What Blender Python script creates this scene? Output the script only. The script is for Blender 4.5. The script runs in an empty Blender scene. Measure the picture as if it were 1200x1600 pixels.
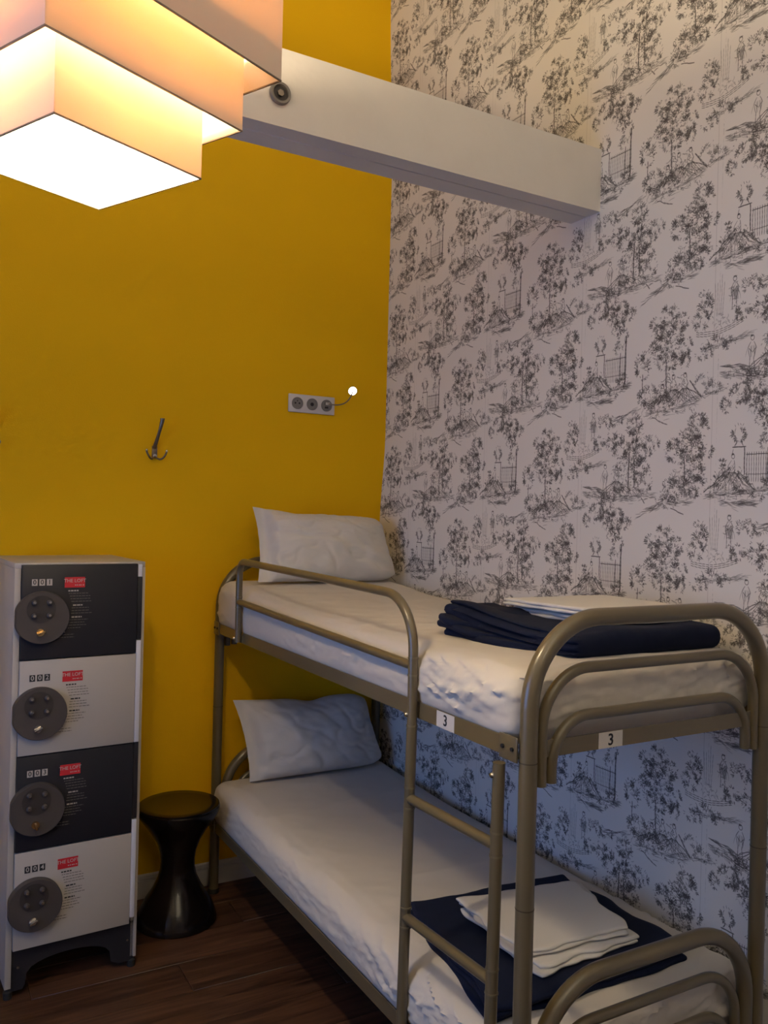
import bpy, bmesh, math, random
import numpy as np
from mathutils import Vector, Matrix, noise

random.seed(7)
RNG = np.random.default_rng(11)
SC = bpy.context.scene
COL = SC.collection
PI = math.pi

# ---------------------------------------------------------------- camera
CAM = Vector((-1.9405, -3.425, 1.5804))
F_PX, YAW, PITCH, ROLL = 1313.46, math.radians(29.567), math.radians(0.062), math.radians(1.427)
fw = Vector((math.sin(YAW) * math.cos(PITCH), math.cos(YAW) * math.cos(PITCH), math.sin(PITCH)))
rt0 = Vector((math.cos(YAW), -math.sin(YAW), 0)); up0 = rt0.cross(fw)
rt = rt0 * math.cos(ROLL) + up0 * math.sin(ROLL)
up = -rt0 * math.sin(ROLL) + up0 * math.cos(ROLL)
cd = bpy.data.cameras.new('camera'); cam = bpy.data.objects.new('camera', cd); COL.objects.link(cam)
m = Matrix.Identity(4)
for i in range(3):
    m[i][0], m[i][1], m[i][2], m[i][3] = rt[i], up[i], -fw[i], CAM[i]
cam.matrix_world = m
cd.sensor_fit = 'HORIZONTAL'; cd.sensor_width = 36; cd.lens = F_PX / 1200 * 36; cd.clip_start = 0.05
SC.camera = cam

# ---------------------------------------------------------------- world, daylight, exposure
SC.view_settings.view_transform = 'Standard'; SC.view_settings.look = 'None'
SC.view_settings.gamma = 1; SC.view_settings.use_curve_mapping = False
SC.view_settings.exposure = -0.06
world = bpy.data.worlds.new('world'); SC.world = world; world.use_nodes = True
bg = world.node_tree.nodes['Background']
bg.inputs[0].default_value = (0.17, 0.40, 1.0, 1); bg.inputs[1].default_value = 5.0
RX, RY, RZ = -3.35, -4.7, 4.3            # far sides of the room
WIN = (-2.75, -1.15, 0.75, 2.05)          # y0, y1, z0, z1 of the window in the left wall
pd = bpy.data.lights.new('window_portal', 'AREA'); po = bpy.data.objects.new('window_portal', pd); COL.objects.link(po)
pd.shape = 'RECTANGLE'; pd.size = WIN[1] - WIN[0]; pd.size_y = WIN[3] - WIN[2]; pd.cycles.is_portal = True
po.location = (RX - 0.02, (WIN[0] + WIN[1]) / 2, (WIN[2] + WIN[3]) / 2)
po.rotation_euler = Vector((1, 0, 0)).to_track_quat('-Z', 'Z').to_euler()
BULB_W = 64.0                             # watts of the two pendant bulbs together
BULB_COL = (1.0, 0.82, 0.52)
FILL_W, FILL_COL = 270.0, (1.0, 0.89, 0.64)      # added fill light, an unseen uplighter behind the camera

# ---------------------------------------------------------------- helpers
def tag(o, label=None, cat=None, group=None, kind=None):
    if label: o['label'] = label
    if cat: o['category'] = cat
    if group: o['group'] = group
    if kind: o['kind'] = kind
    return o

def thing(name, label, cat, loc=(0, 0, 0), rotz=0, group=None):
    o = bpy.data.objects.new(name, None); COL.objects.link(o)
    o.empty_display_size = 0.05
    o.location = loc; o.rotation_euler = (0, 0, rotz)
    return tag(o, label, cat, group)

class MB:
    """collects vertices and faces of one mesh"""
    def __init__(s): s.v = []; s.f = []
    def add(s, v, f):
        b = len(s.v); s.v += [tuple(p) for p in v]; s.f += [tuple(i + b for i in q) for q in f]; return s
    def box(s, a, b):
        x0, y0, z0 = a; x1, y1, z1 = b
        return s.add([(x0,y0,z0),(x1,y0,z0),(x1,y1,z0),(x0,y1,z0),(x0,y0,z1),(x1,y0,z1),(x1,y1,z1),(x0,y1,z1)],
                     [(0,3,2,1),(4,5,6,7),(0,1,5,4),(1,2,6,5),(2,3,7,6),(3,0,4,7)])
    def tube(s, pts, r, n=16, closed=False):
        pts = [Vector(p) for p in pts]; k = len(pts); V = []; Fc = []
        t0 = (pts[1] - pts[0]).normalized()
        u = t0.orthogonal().normalized()
        for i, p in enumerate(pts):
            a = pts[max(0, i - 1)]; b = pts[min(k - 1, i + 1)]
            t = (b - a).normalized()
            u = (u - t * u.dot(t)).normalized(); w = t.cross(u)
            rr = r[i] if isinstance(r, (list, tuple)) else r
            for j in range(n):
                an = 2 * PI * j / n
                V.append(p + (u * math.cos(an) + w * math.sin(an)) * rr)
        for i in range(k - 1):
            for j in range(n):
                Fc.append((i*n+j, i*n+(j+1) % n, (i+1)*n+(j+1) % n, (i+1)*n+j))
        Fc.append(tuple(range(n - 1, -1, -1))); Fc.append(tuple((k-1)*n + j for j in range(n)))
        return s.add(V, Fc)
    def cyl(s, a, b, r, n=24): return s.tube([a, b], r, n)
    def lathe(s, prof, n=48, c=(0, 0, 0)):
        V = []; Fc = []; k = len(prof)
        for r, z in prof:
            for j in range(n):
                an = 2 * PI * j / n; V.append((c[0] + r*math.cos(an), c[1] + r*math.sin(an), c[2] + z))
        for i in range(k - 1):
            for j in range(n):
                Fc.append((i*n+j, i*n+(j+1) % n, (i+1)*n+(j+1) % n, (i+1)*n+j))
        Fc.append(tuple(range(n - 1, -1, -1))); Fc.append(tuple((k-1)*n + j for j in range(n)))
        return s.add(V, Fc)
    def build(s, name, mat, parent=None, smooth=None, bevel=0, kind=None, seg=2):
        me = bpy.data.meshes.new(name); me.from_pydata(s.v, [], s.f); me.validate()
        if bevel:
            bm = bmesh.new(); bm.from_mesh(me)
            bmesh.ops.bevel(bm, geom=[e for e in bm.edges if len(e.link_faces) == 2 and e.calc_face_angle(0) > 0.6],
                            offset=bevel, segments=seg, affect='EDGES', profile=0.5)
            bm.to_mesh(me); bm.free()
        bm = bmesh.new(); bm.from_mesh(me); bmesh.ops.recalc_face_normals(bm, faces=bm.faces); bm.to_mesh(me); bm.free()
        me.materials.append(mat)
        if smooth or bevel:
            me.polygons.foreach_set('use_smooth', [True] * len(me.polygons))
            me.set_sharp_from_angle(angle=smooth if isinstance(smooth, float) else math.radians(40))
        o = bpy.data.objects.new(name, me); COL.objects.link(o)
        if parent is not None: o.parent = parent
        if kind: o['kind'] = kind
        return o

def arc(c, r, a0, a1, n, ax='xz'):
    """points of an arc in the xz plane (angles in degrees)"""
    out = []
    for i in range(n + 1):
        a = math.radians(a0 + (a1 - a0) * i / n)
        out.append((c[0] + r * math.cos(a), c[1], c[2] + r * math.sin(a)))
    return out

def rounded_block(size, r, step, fn=None):
    """closed rounded box centred on the origin, its surface a fine grid; fn moves each point"""
    sx, sy, sz = [s / 2 for s in size]
    V = []; Fc = []; idx = {}
    nx, ny, nz = [max(2, int(round(s / step))) for s in size]
    def vid(i, j, k):
        key = (i, j, k)
        if key in idx: return idx[key]
        p = Vector((-sx + 2*sx*i/nx, -sy + 2*sy*j/ny, -sz + 2*sz*k/nz))
        q = Vector((max(-sx + r, min(sx - r, p.x)), max(-sy + r, min(sy - r, p.y)), max(-sz + r, min(sz - r, p.z))))
        d = p - q
        if d.length > 1e-9:
            L = max(abs(d.x), abs(d.y), abs(d.z)); p = q + d.normalized() * L if d.length > 0 else p
        if fn: p = fn(p)
        idx[key] = len(V); V.append(tuple(p)); return idx[key]
    for (k, fl) in ((0, 1), (nz, 0)):
        for i in range(nx):
            for j in range(ny):
                q = [vid(i,j,k), vid(i+1,j,k), vid(i+1,j+1,k), vid(i,j+1,k)]
                Fc.append(tuple(q[::-1] if fl else q))
    for (j, fl) in ((0, 0), (ny, 1)):
        for i in range(nx):
            for k in range(nz):
                q = [vid(i,j,k), vid(i+1,j,k), vid(i+1,j,k+1), vid(i,j,k+1)]
                Fc.append(tuple(q[::-1] if fl else q))
    for (i, fl) in ((0, 1), (nx, 0)):
        for j in range(ny):
            for k in range(nz):
                q = [vid(i,j,k), vid(i,j+1,k), vid(i,j+1,k+1), vid(i,j,k+1)]
                Fc.append(tuple(q[::-1] if fl else q))
    return V, Fc

# ---------------------------------------------------------------- materials
def mat(name, col, rough=0.6, metal=0.0, spec=0.5, bump=None, vary=None, sheen=0, coat=0):
    """principled material; bump=(scale, strength, distance); vary=(scale, amount) of value noise"""
    M = bpy.data.materials.new(name); M.use_nodes = True; N = M.node_tree.nodes; L = M.node_tree.links
    b = N['Principled BSDF']
    b.inputs['Base Color'].default_value = (*col, 1); b.inputs['Roughness'].default_value = rough
    b.inputs['Metallic'].default_value = metal; b.inputs['Specular IOR Level'].default_value = spec
    b.inputs['Sheen Weight'].default_value = sheen; b.inputs['Coat Weight'].default_value = coat
    tc = N.new('ShaderNodeTexCoord')
    if vary:
        n = N.new('ShaderNodeTexNoise'); n.inputs['Scale'].default_value = vary[0]; n.inputs['Detail'].default_value = 4
        L.new(tc.outputs['Object'], n.inputs['Vector'])
        r = N.new('ShaderNodeMapRange'); r.inputs[1].default_value = 0.3; r.inputs[2].default_value = 0.7
        r.inputs[3].default_value = 1 - vary[1]; r.inputs[4].default_value = 1 + vary[1]
        L.new(n.outputs['Fac'], r.inputs[0])
        mx = N.new('ShaderNodeVectorMath'); mx.operation = 'SCALE'; mx.inputs[0].default_value = col
        L.new(r.outputs[0], mx.inputs['Scale']); L.new(mx.outputs[0], b.inputs['Base Color'])
    if bump:
        n = N.new('ShaderNodeTexNoise'); n.inputs['Scale'].default_value = bump[0]; n.inputs['Detail'].default_value = 3
        L.new(tc.outputs['Object'], n.inputs['Vector'])
        bp = N.new('ShaderNodeBump'); bp.inputs['Strength'].default_value = bump[1]; bp.inputs['Distance'].default_value = bump[2]
        L.new(n.outputs['Fac'], bp.inputs['Height']); L.new(bp.outputs[0], b.inputs['Normal'])
    return M

M_yellow = mat('yellow_paint', (0.82, 0.46, 0.0015), 0.7, bump=(220, 0.25, 0.002), vary=(1.3, 0.03), spec=0.18)
M_white = mat('white_paint', (0.72, 0.69, 0.66), 0.6, bump=(60, 0.15, 0.002), vary=(2, 0.02))
M_beam = mat('beam_white_paint', (0.66, 0.62, 0.58), 0.6, bump=(18, 0.35, 0.006), vary=(5, 0.04))
M_skirt = mat('skirting_paint', (0.55, 0.50, 0.46), 0.5)
M_bed = mat('olive_beige_bed_paint', (0.118, 0.093, 0.052), 0.28, spec=0.55, vary=(9, 0.05), coat=0.15)
M_bedcol = mat('bed_joint_metal', (0.17, 0.14, 0.085), 0.3, metal=0.3)
M_steel = mat('bright_steel', (0.6, 0.58, 0.55), 0.25, metal=1)
M_brass = mat('brass', (0.75, 0.52, 0.25), 0.22, metal=1)
M_bronze = mat('dark_bronze', (0.20, 0.165, 0.14), 0.28, metal=0.9)
M_sheet = mat('white_sheet', (0.58, 0.535, 0.48), 0.85, bump=(700, 0.25, 0.001), sheen=0.1, spec=0.2)
M_linen = mat('white_linen', (0.62, 0.59, 0.55), 0.88, bump=(500, 0.3, 0.0015), sheen=0.1, spec=0.2)
M_navy = mat('navy_fleece', (0.0075, 0.011, 0.030), 0.95, bump=(900, 0.4, 0.0015), sheen=0.03, spec=0.1, vary=(30, 0.12))
M_lockw = mat('locker_white_steel', (0.40, 0.37, 0.345), 0.45, spec=0.4)
M_lockk = mat('locker_black_steel', (0.012, 0.012, 0.017), 0.5, spec=0.4)
M_dial = mat('lock_grey_plastic', (0.055, 0.046, 0.045), 0.55)
M_dialk = mat('lock_dark_recess', (0.03, 0.025, 0.025), 0.6)
M_hinge = mat('locker_edge_white', (0.60, 0.60, 0.66), 0.4)
M_red = mat('red_label_paper', (0.50, 0.012, 0.022), 0.6)
M_ink = mat('black_ink', (0.012, 0.012, 0.014), 0.7)
M_inkw = mat('white_ink', (0.42, 0.38, 0.36), 0.7)
M_inkd = mat('grey_ink', (0.13, 0.115, 0.11), 0.7)
M_paper = mat('white_paper_label', (0.56, 0.53, 0.50), 0.7)
M_rub = mat('black_rubber', (0.01, 0.01, 0.01), 0.7)
M_stool = mat('black_brown_glossy_plastic', (0.006, 0.004, 0.0035), 0.2, spec=0.35)
M_sock = mat('socket_plate_plastic', (0.62, 0.58, 0.56), 0.4)
M_sockg = mat('socket_grey_plastic', (0.20, 0.18, 0.16), 0.5)
M_sockd = mat('socket_hole', (0.02, 0.015, 0.015), 0.7)

def emis(name, col, s):
    M = bpy.data.materials.new(name); M.use_nodes = True; N = M.node_tree.nodes
    b = N['Principled BSDF']; b.inputs['Base Color'].default_value = (*col, 1)
    b.inputs['Emission Color'].default_value = (*col, 1); b.inputs['Emission Strength'].default_value = s
    return M
M_led = emis('reading_light_led', (0.95, 0.97, 1.0), 14)
def bulb_mat():
    # clear glass glowing with the filament inside: it shines and lets the light through
    M = bpy.data.materials.new('bulb_glass_lit'); M.use_nodes = True; N = M.node_tree.nodes; L = M.node_tree.links
    N.remove(N['Principled BSDF'])
    e = N.new('ShaderNodeEmission'); e.inputs[0].default_value = (1.0, 0.85, 0.62, 1); e.inputs[1].default_value = 4
    t = N.new('ShaderNodeBsdfTransparent'); a = N.new('ShaderNodeAddShader')
    L.new(e.outputs[0], a.inputs[0]); L.new(t.outputs[0], a.inputs[1]); L.new(a.outputs[0], N['Material Output'].inputs[0])
    return M
M_bulb = bulb_mat()

def shade_mat():
    M = bpy.data.materials.new('cream_shade_fabric'); M.use_nodes = True; N = M.node_tree.nodes; L = M.node_tree.links
    N.remove(N['Principled BSDF']); out = N['Material Output']
    tc = N.new('ShaderNodeTexCoord'); n = N.new('ShaderNodeTexNoise'); n.inputs['Scale'].default_value = 400
    L.new(tc.outputs['Object'], n.inputs['Vector'])
    bp = N.new('ShaderNodeBump'); bp.inputs['Strength'].default_value = 0.15; bp.inputs['Distance'].default_value = 0.001
    L.new(n.outputs['Fac'], bp.inputs['Height'])
    d = N.new('ShaderNodeBsdfDiffuse'); d.inputs[0].default_value = (0.78, 0.70, 0.62, 1)
    t = N.new('ShaderNodeBsdfTranslucent'); t.inputs[0].default_value = (0.72, 0.46, 0.22, 1)
    L.new(bp.outputs[0], d.inputs['Normal'])
    mx = N.new('ShaderNodeMixShader'); mx.inputs[0].default_value = 0.25
    L.new(d.outputs[0], mx.inputs[1]); L.new(t.outputs[0], mx.inputs[2])
    L.new(mx.outputs[0], out.inputs[0])
    return M
M_shade = shade_mat()
M_rim = mat('shade_rim_wire', (0.20, 0.15, 0.11), 0.5)

def wood_mat():
    M = bpy.data.materials.new('dark_oak_boards'); M.use_nodes = True; N = M.node_tree.nodes; L = M.node_tree.links
    b = N['Principled BSDF']; b.inputs['Roughness'].default_value = 0.42; b.inputs['Specular IOR Level'].default_value = 0.4
    tc = N.new('ShaderNodeTexCoord'); oi = N.new('ShaderNodeObjectInfo')
    ad = N.new('ShaderNodeVectorMath'); ad.operation = 'MULTIPLY_ADD'; ad.inputs[1].default_value = (1.2, 14, 14)
    L.new(tc.outputs['Object'], ad.inputs[0])
    sc = N.new('ShaderNodeVectorMath'); sc.operation = 'SCALE'; sc.inputs[0].default_value = (37, 61, 13)
    L.new(oi.outputs['Random'], sc.inputs['Scale']); L.new(sc.outputs[0], ad.inputs[2])
    n = N.new('ShaderNodeTexNoise'); n.inputs['Scale'].default_value = 2.2; n.inputs['Detail'].default_value = 8; n.inputs['Distortion'].default_value = 1.2
    L.new(ad.outputs[0], n.inputs['Vector'])
    cr = N.new('ShaderNodeValToRGB'); e = cr.color_ramp.elements
    e[0].position = 0.30; e[0].color = (0.020, 0.0095, 0.006, 1); e[1].position = 0.72; e[1].color = (0.105, 0.048, 0.027, 1)
    L.new(n.outputs['Fac'], cr.inputs[0])
    hs = N.new('ShaderNodeHueSaturation')
    mr = N.new('ShaderNodeMapRange'); mr.inputs[3].default_value = 0.75; mr.inputs[4].default_value = 1.25
    L.new(oi.outputs['Random'], mr.inputs[0]); L.new(mr.outputs[0], hs.inputs['Value'])
    L.new(cr.outputs[0], hs.inputs['Color']); L.new(hs.outputs[0], b.inputs['Base Color'])
    bp = N.new('ShaderNodeBump'); bp.inputs['Strength'].default_value = 0.25; bp.inputs['Distance'].default_value = 0.002
    L.new(n.outputs['Fac'], bp.inputs['Height']); L.new(bp.outputs[0], b.inputs['Normal'])
    return M
M_wood = wood_mat()

# ---- the toile print of the wallpaper: one repeat (0.53 x 0.65 m, half drop) drawn stroke by stroke
TW, TH, PPM = 0.53, 0.65, 1600
def toile_image():
    W, H = int(TW * PPM), int(TH * PPM)
    ink = np.zeros((H, W), np.float32)
    segs = []
    R = random.Random(5)
    def stroke(x, y, ang, L, bend, w=0.0010, a=0.75):
        segs.append((x, y, ang, L, bend, w, a))
    def line(x0, y0, x1, y1, w=0.0012, a=0.8, wob=0.002, rep=1):
        w *= 1.35; a = min(1.1, a * 1.3)
        d = math.hypot(x1-x0, y1-y0); n = max(1, int(d / 0.012))
        for _ in range(rep):
            px, py = x0, y0
            for i in range(1, n + 1):
                qx = x0 + (x1-x0)*i/n + R.uniform(-wob, wob); qy = y0 + (y1-y0)*i/n + R.uniform(-wob, wob)
                stroke(px, py, math.atan2(qy-py, qx-px), math.hypot(qx-px, qy-py), R.uniform(-.3, .3), w, a)
                px, py = qx, qy
    def leaf(cx, cy, rx, ry, dens=1.0, a=0.85):
        # tufts of foliage: each a small fan of curved strokes, dark on the lower right, open on the upper left
        k = max(5, int(rx * ry * 19000 * dens))
        for _ in range(k):
            t = R.uniform(0, 2*PI); q = math.sqrt(R.random())
            sx, sy = cx + rx*.92*q*math.cos(t), cy + ry*.92*q*math.sin(t)
            out = math.atan2(sy - cy + ry*.45, sx - cx + .001)
            tone = R.choice((.45, .7, 1.0, 1.0))
            n = R.randint(5, 8)
            for i in range(n):
                an = out + (i/(n-1) - .5) * 2.2 + R.gauss(0, .25)
                stroke(sx + .003*math.cos(an), sy + .003*math.sin(an), an, R.uniform(.006, .011), R.uniform(-1.2, 1.2), R.choice((.0010, .0014, .0020)), a*tone)
            if tone == 1.0:
                for _ in range(4):
                    stroke(sx+R.gauss(.003, .003), sy+R.gauss(-.003, .003), out+R.gauss(0, .8), R.uniform(.005, .009), R.uniform(-1.5, 1.5), R.choice((.0022, .0030)), a)
        for _ in range(int(k * 1.3)):
            t = R.uniform(0, 2*PI); sx, sy = cx + rx*math.cos(t), cy + ry*math.sin(t)
            stroke(sx, sy, t + R.gauss(0, .5), R.uniform(.004, .009), R.uniform(-1, 1), .0012, a*.8)
    def scrib(cx, cy, rx, ry, n, a=.7):
        for _ in range(int(n * .62)):
            t = R.uniform(0, 2*PI); q = math.sqrt(R.random())
            stroke(cx + rx*q*math.cos(t), cy + ry*q*math.sin(t), R.uniform(0, 2*PI), R.uniform(.006, .014), R.uniform(-2.6, 2.6), R.choice((.0012, .0018, .0026)), a*R.choice((.5, .8, 1.15)))
    def ground(x0, y0, x1, y1, n=14, th=.012, a=.7):
        n = int(n * 1.7)
        for _ in range(n * 2):
            t = R.random(); x = x0 + (x1-x0)*t; y = y0 + (y1-y0)*t + R.gauss(0, th*.5)
            stroke(x, y, math.atan2(y1-y0, x1-x0) + R.gauss(0, .15), R.uniform(.012, .032), R.uniform(-.5, .5), R.choice((.0010, .0016, .0022)), a*R.uniform(.6, 1))
    def figure(x, y, h, lean=0, skirt=False):
        hx = x + lean
        for k in range(14): stroke(hx + .005*math.cos(k*.45), y + h*.90 + .0065*math.sin(k*.45), k*.45 + PI/2, .003, .5, .0012, .9)
        for k in range(8): stroke(hx + R.uniform(-.004, .004), y + h*.93, PI/2 + R.gauss(0, .4), .005, 0, .0012, .8)
        for s in (-1, 1):
            line(hx + s*.004, y + h*.80, x + s*.012, y + h*.62, a=.9); line(x + s*.012, y + h*.62, x + s*.008, y + h*.42, a=.9)
            line(x + s*.012, y + h*.64, x + s*.002, y + h*.50, a=.8)
            if not skirt: line(x + s*.006, y + h*.42, x + s*.007, y, w=.0015, a=.9)
        n = 17 if skirt else 9
        for k in range(n):
            t = k/(n-1)*2 - 1
            if skirt: line(x + t*.008, y + h*.48, x + t*h*.85, y + R.uniform(-.002, .006), w=.0010, a=R.uniform(.4, .95), wob=.0025)
            else: stroke(x + t*.009, y + h*.70, -PI/2 + R.gauss(0, .2), h*.3, R.uniform(-.6, .6), .0010, .7)
    # D: fountain with a standing figure
    x, y = 0, 0
    for b in ((-.05,.010,.026,.040),(-.062,-.030,.026,.028),(.100,.038,.027,.022),(.078,-.032,.022,.020),(.050,-.030,.018,.018)): leaf(x+b[0], y+b[1], b[2], b[3])
    for k in range(5): line(x+(k-2)*.005, y-.03, x+(k-2)*.0075, y+R.uniform(.06, .095), w=.0007, a=.4, wob=.001)
    figure(x+.048, y-.022, .095); 
    for k in range(14): stroke(x+.036+R.uniform(0,.024), y+.035, -PI/2+R.gauss(0,.25), .03, R.uniform(-.6,.6), .0013, .8)
    for j in range(3):
        for k in range(12):
            t = k/11; line(x-.078+.145*t, y-.062-.012*math.sin(PI*t)-j*.0055+.012*t, x-.066+.145*t, y-.062-.012*math.sin(PI*(t+.08))-j*.0055+.013*t, w=.0013, a=.85, wob=.001)
    for b in ((0,-.100,.040,.014),(-.050,-.128,.026,.013),(.035,-.112,.02,.010)): leaf(x+b[0], y+b[1], b[2], b[3])
    ground(x-.055, y-.118, x+.10, y-.095, 16, .008)
    scrib(0, -.045, .055, .022, 60, .55); scrib(.048, .02, .013, .045, 40); scrib(0, -.105, .06, .016, 45)
    # A: tall tree over a seated family
    x, y = -.175, -.255
    for b in ((0,.262,.030,.030),(-.048,.235,.026,.028),(.040,.232,.028,.024),(0,.205,.052,.036),(-.035,.168,.040,.028),(.045,.160,.036,.034),(.005,.130,.056,.028),(.055,.118,.020,.018)): leaf(x+b[0], y+b[1], b[2], b[3])
    leaf(x-.100, y+.125, .030, .040); line(x-.10, y+.10, x-.098, y+.04, w=.0018, rep=2); line(x-.01, y+.13, x-.005, y+.02, w=.002, rep=3)
    for b in ((-.075,.030,.040,.032),(-.04,.005,.05,.02)): leaf(x+b[0], y+b[1], b[2], b[3], .8)
    figure(x+.02, y+.0, .085, 0, True); figure(x+.062, y+.0, .085, 0, True); figure(x-.02, y+.0, .06, 0, True)
    line(x+.078, y+.060, x+.120, y+.008, w=.002, rep=3); leaf(x+.02, y+.02, .05, .02, .6)
    for b in ((.125,.045,.032,.030),(.172,.036,.034,.022)): leaf(x+b[0], y+b[1], b[2], b[3], .7, .55)
    ground(x-.09, y-.028, x+.10, y-.008, 26, .014); ground(x+.05, y-.002, x+.19, y+.022, 12, .006, .5)
    ground(x-.10, y-.002, x-.215, y-.034, 12, .008, .9); leaf(x-.205, y-.032, .026, .015); line(x-.06, y-.035, x+.0, y-.062, w=.0016, rep=2)
    scrib(x+.02, y+.04, .06, .045, 150, .85); scrib(x-.07, y+.02, .045, .035, 90); scrib(x, y-.02, .11, .014, 90); scrib(x, y+.19, .035, .08, 110, .6)
    # B: three-lobed tree and a standing couple
    x, y = .150, -.195
    for b in ((.076,.215,.030,.028),(.060,.180,.036,.026),(-.012,.168,.034,.028),(.020,.140,.040,.024),(.143,.150,.034,.022),(.110,.130,.035,.022),(.072,.112,.044,.030),(.105,.080,.030,.032),(.110,.035,.040,.032),(.020,.078,.018,.018)): leaf(x+b[0], y+b[1], b[2], b[3])
    line(x+.058, y+.13, x+.056, y+.02, w=.0022, rep=4); line(x+.078, y+.12, x+.080, y+.03, w=.0014, rep=2)
    figure(x-.043, y-.002, .100); figure(x+.006, y-.002, .092, 0, True)
    for k in range(40):
        t = R.random(); stroke(x-.150+.11*t, y+.026-.020*t+R.uniform(-1,1)*.014*t, R.gauss(-.12, .15), .02, R.uniform(-.4,.4), .0018, .85)
    for b in ((.04,.010,.05,.018),(-.03,-.008,.03,.014)): leaf(x+b[0], y+b[1], b[2], b[3], .9)
    ground(x-.15, y+.004, x-.02, y-.018, 20, .008); ground(x-.02, y-.018, x+.15, y-.004, 26, .012)
    line(x+.11, y-.010, x+.125, y-.030, w=.0018, rep=2)
    scrib(x+.02, y+.05, .05, .05, 110, .8); scrib(x+.08, y+.05, .04, .06, 110, .7); scrib(x-.03, y+.0, .10, .016, 110, .8); scrib(x+.07, y+.16, .05, .06, 110, .6)
    # C: left tree, seated lady, urn, fence and overhanging tree
    x, y = .165, .150; c0 = len(segs)
    for b in ((-.262,.172,.040,.034),(-.295,.140,.040,.030),(-.362,.106,.036,.032),(-.270,.108,.040,.026),(-.232,.098,.032,.016),(-.330,.085,.025,.020),(-.270,.050,.036,.034),(-.345,.000,.060,.028),(-.280,.000,.050,.028),(-.385,-.036,.045,.024)): leaf(x+b[0], y+b[1], b[2], b[3])
    line(x-.315, y+.09, x-.312, y+.02, w=.002, rep=3)
    ground(x-.40, y-.048, x-.50, y-.082, 14, .008, .9); line(x-.37, y-.062, x-.315, y-.080, w=.0017, rep=2); ground(x-.40, y-.05, x-.30, y-.045, 12, .008)
    figure(x-.130, y-.010, .100, .004, True)
    line(x-.235, y-.018, x-.14, y+.048, w=.0016, rep=3, wob=.004); line(x-.11, y+.04, x-.045, y-.012, w=.0016, rep=2, wob=.004)
    leaf(x-.175, y+.018, .028, .022, .8); leaf(x-.09, y+.0, .03, .016, .8); leaf(x-.165, y+.055, .010, .016, .8)
    leaf(x-.105, y+.142, .024, .020); 
    for k in (-1, 1): line(x-.105+k*.006, y+.122, x-.105+k*.014, y+.106, a=.9, rep=2)
    line(x-.130, y+.104, x-.083, y+.104, w=.0018, rep=3, wob=.001); line(x-.086, y+.104, x-.084, y+.03, w=.0018, rep=3, wob=.001); line(x-.125, y+.10, x-.127, y+.08, w=.001)
    for k in range(13):
        px = x-.076+k*.0082; line(px, y+.090, px, y+.010, w=.0010 if k % 4 else .0018, a=.85, wob=.0006)
    line(x-.08, y+.083, x+.022, y+.083, w=.0011, wob=.0005, rep=2); line(x-.08, y+.030, x+.022, y+.030, w=.0009, wob=.0005)
    line(x+.022, y+.150, x+.020, y+.0, w=.0028, rep=5, wob=.0015); line(x-.004, y+.10, x-.006, y+.0, w=.0017, rep=2)
    for b in ((-.055,.275,.030,.028),(-.105,.250,.034,.026),(-.148,.222,.030,.020),(-.055,.240,.042,.026),(-.010,.228,.044,.032),(.035,.222,.026,.024),(-.020,.185,.032,.026),(.005,.150,.024,.024),(-.018,.115,.018,.016),(.005,.012,.026,.018)): leaf(x+b[0], y+b[1], b[2], b[3])
    ground(x-.24, y-.028, x+.035, y-.008, 44, .010); ground(x-.18, y-.045, x-.05, y-.048, 22, .008, .9); leaf(x-.035, y-.022, .03, .012, .8)
    scrib(x-.13, y+.02, .06, .03, 170, .8); scrib(x-.30, y+.02, .08, .04, 170, .75); scrib(x-.10, y-.02, .13, .014, 120, .7); scrib(x-.30, y+.12, .05, .05, 110, .6); scrib(x-.03, y+.23, .06, .04, 120, .6); scrib(x-.0, y+.02, .03, .02, 40)
    segs[c0:] = [(x + (q[0] - x) * .87,) + q[1:] for q in segs[c0:]]
    # rasterise all strokes at once
    S = np.array(segs, np.float64)
    n = 20
    t = np.linspace(0, 1, n)[None, :]
    ang = S[:, 2:3] + S[:, 4:5] * (t - .5)
    dl = S[:, 3:4] / (n - 1)
    xs = S[:, 0:1] + np.cumsum(np.cos(ang) * dl, 1); ys = S[:, 1:2] + np.cumsum(np.sin(ang) * dl, 1)
    taper = np.sin(PI * (0.12 + 0.80 * t))
    for off in (-1, -.5, 0, .5, 1):
        nx = xs - np.sin(ang) * off * S[:, 5:6] * .42; ny = ys + np.cos(ang) * off * S[:, 5:6] * .42
        k = np.floor(nx / TW)
        px = (nx - k * TW) * PPM; py = ((ny + k * TH / 2) / TH % 1.0) * H
        wgt = (S[:, 6:7] * taper) * np.minimum(1, S[:, 3:4] * PPM / (n - 1) * 0.55 + .1) * .62
        ix = np.floor(px).astype(int); iy = np.floor(py).astype(int); fx = px - ix; fy = py - iy
        for dx in (0, 1):
            for dy in (0, 1):
                ww = wgt * (fx if dx else 1 - fx) * (fy if dy else 1 - fy)
                np.add.at(ink, ((iy + dy) % H, (ix + dx) % W), ww.astype(np.float32))
    ink = 1 - np.exp(-2.6 * ink)
    img = bpy.data.images.new('toile_print', W, H, float_buffer=False)
    img.colorspace_settings.name = 'Non-Color'
    px = np.ones((H, W, 4), np.float32); px[..., 0] = px[..., 1] = px[..., 2] = ink
    img.pixels.foreach_set(px.ravel()); img.pack()
    return img

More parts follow.
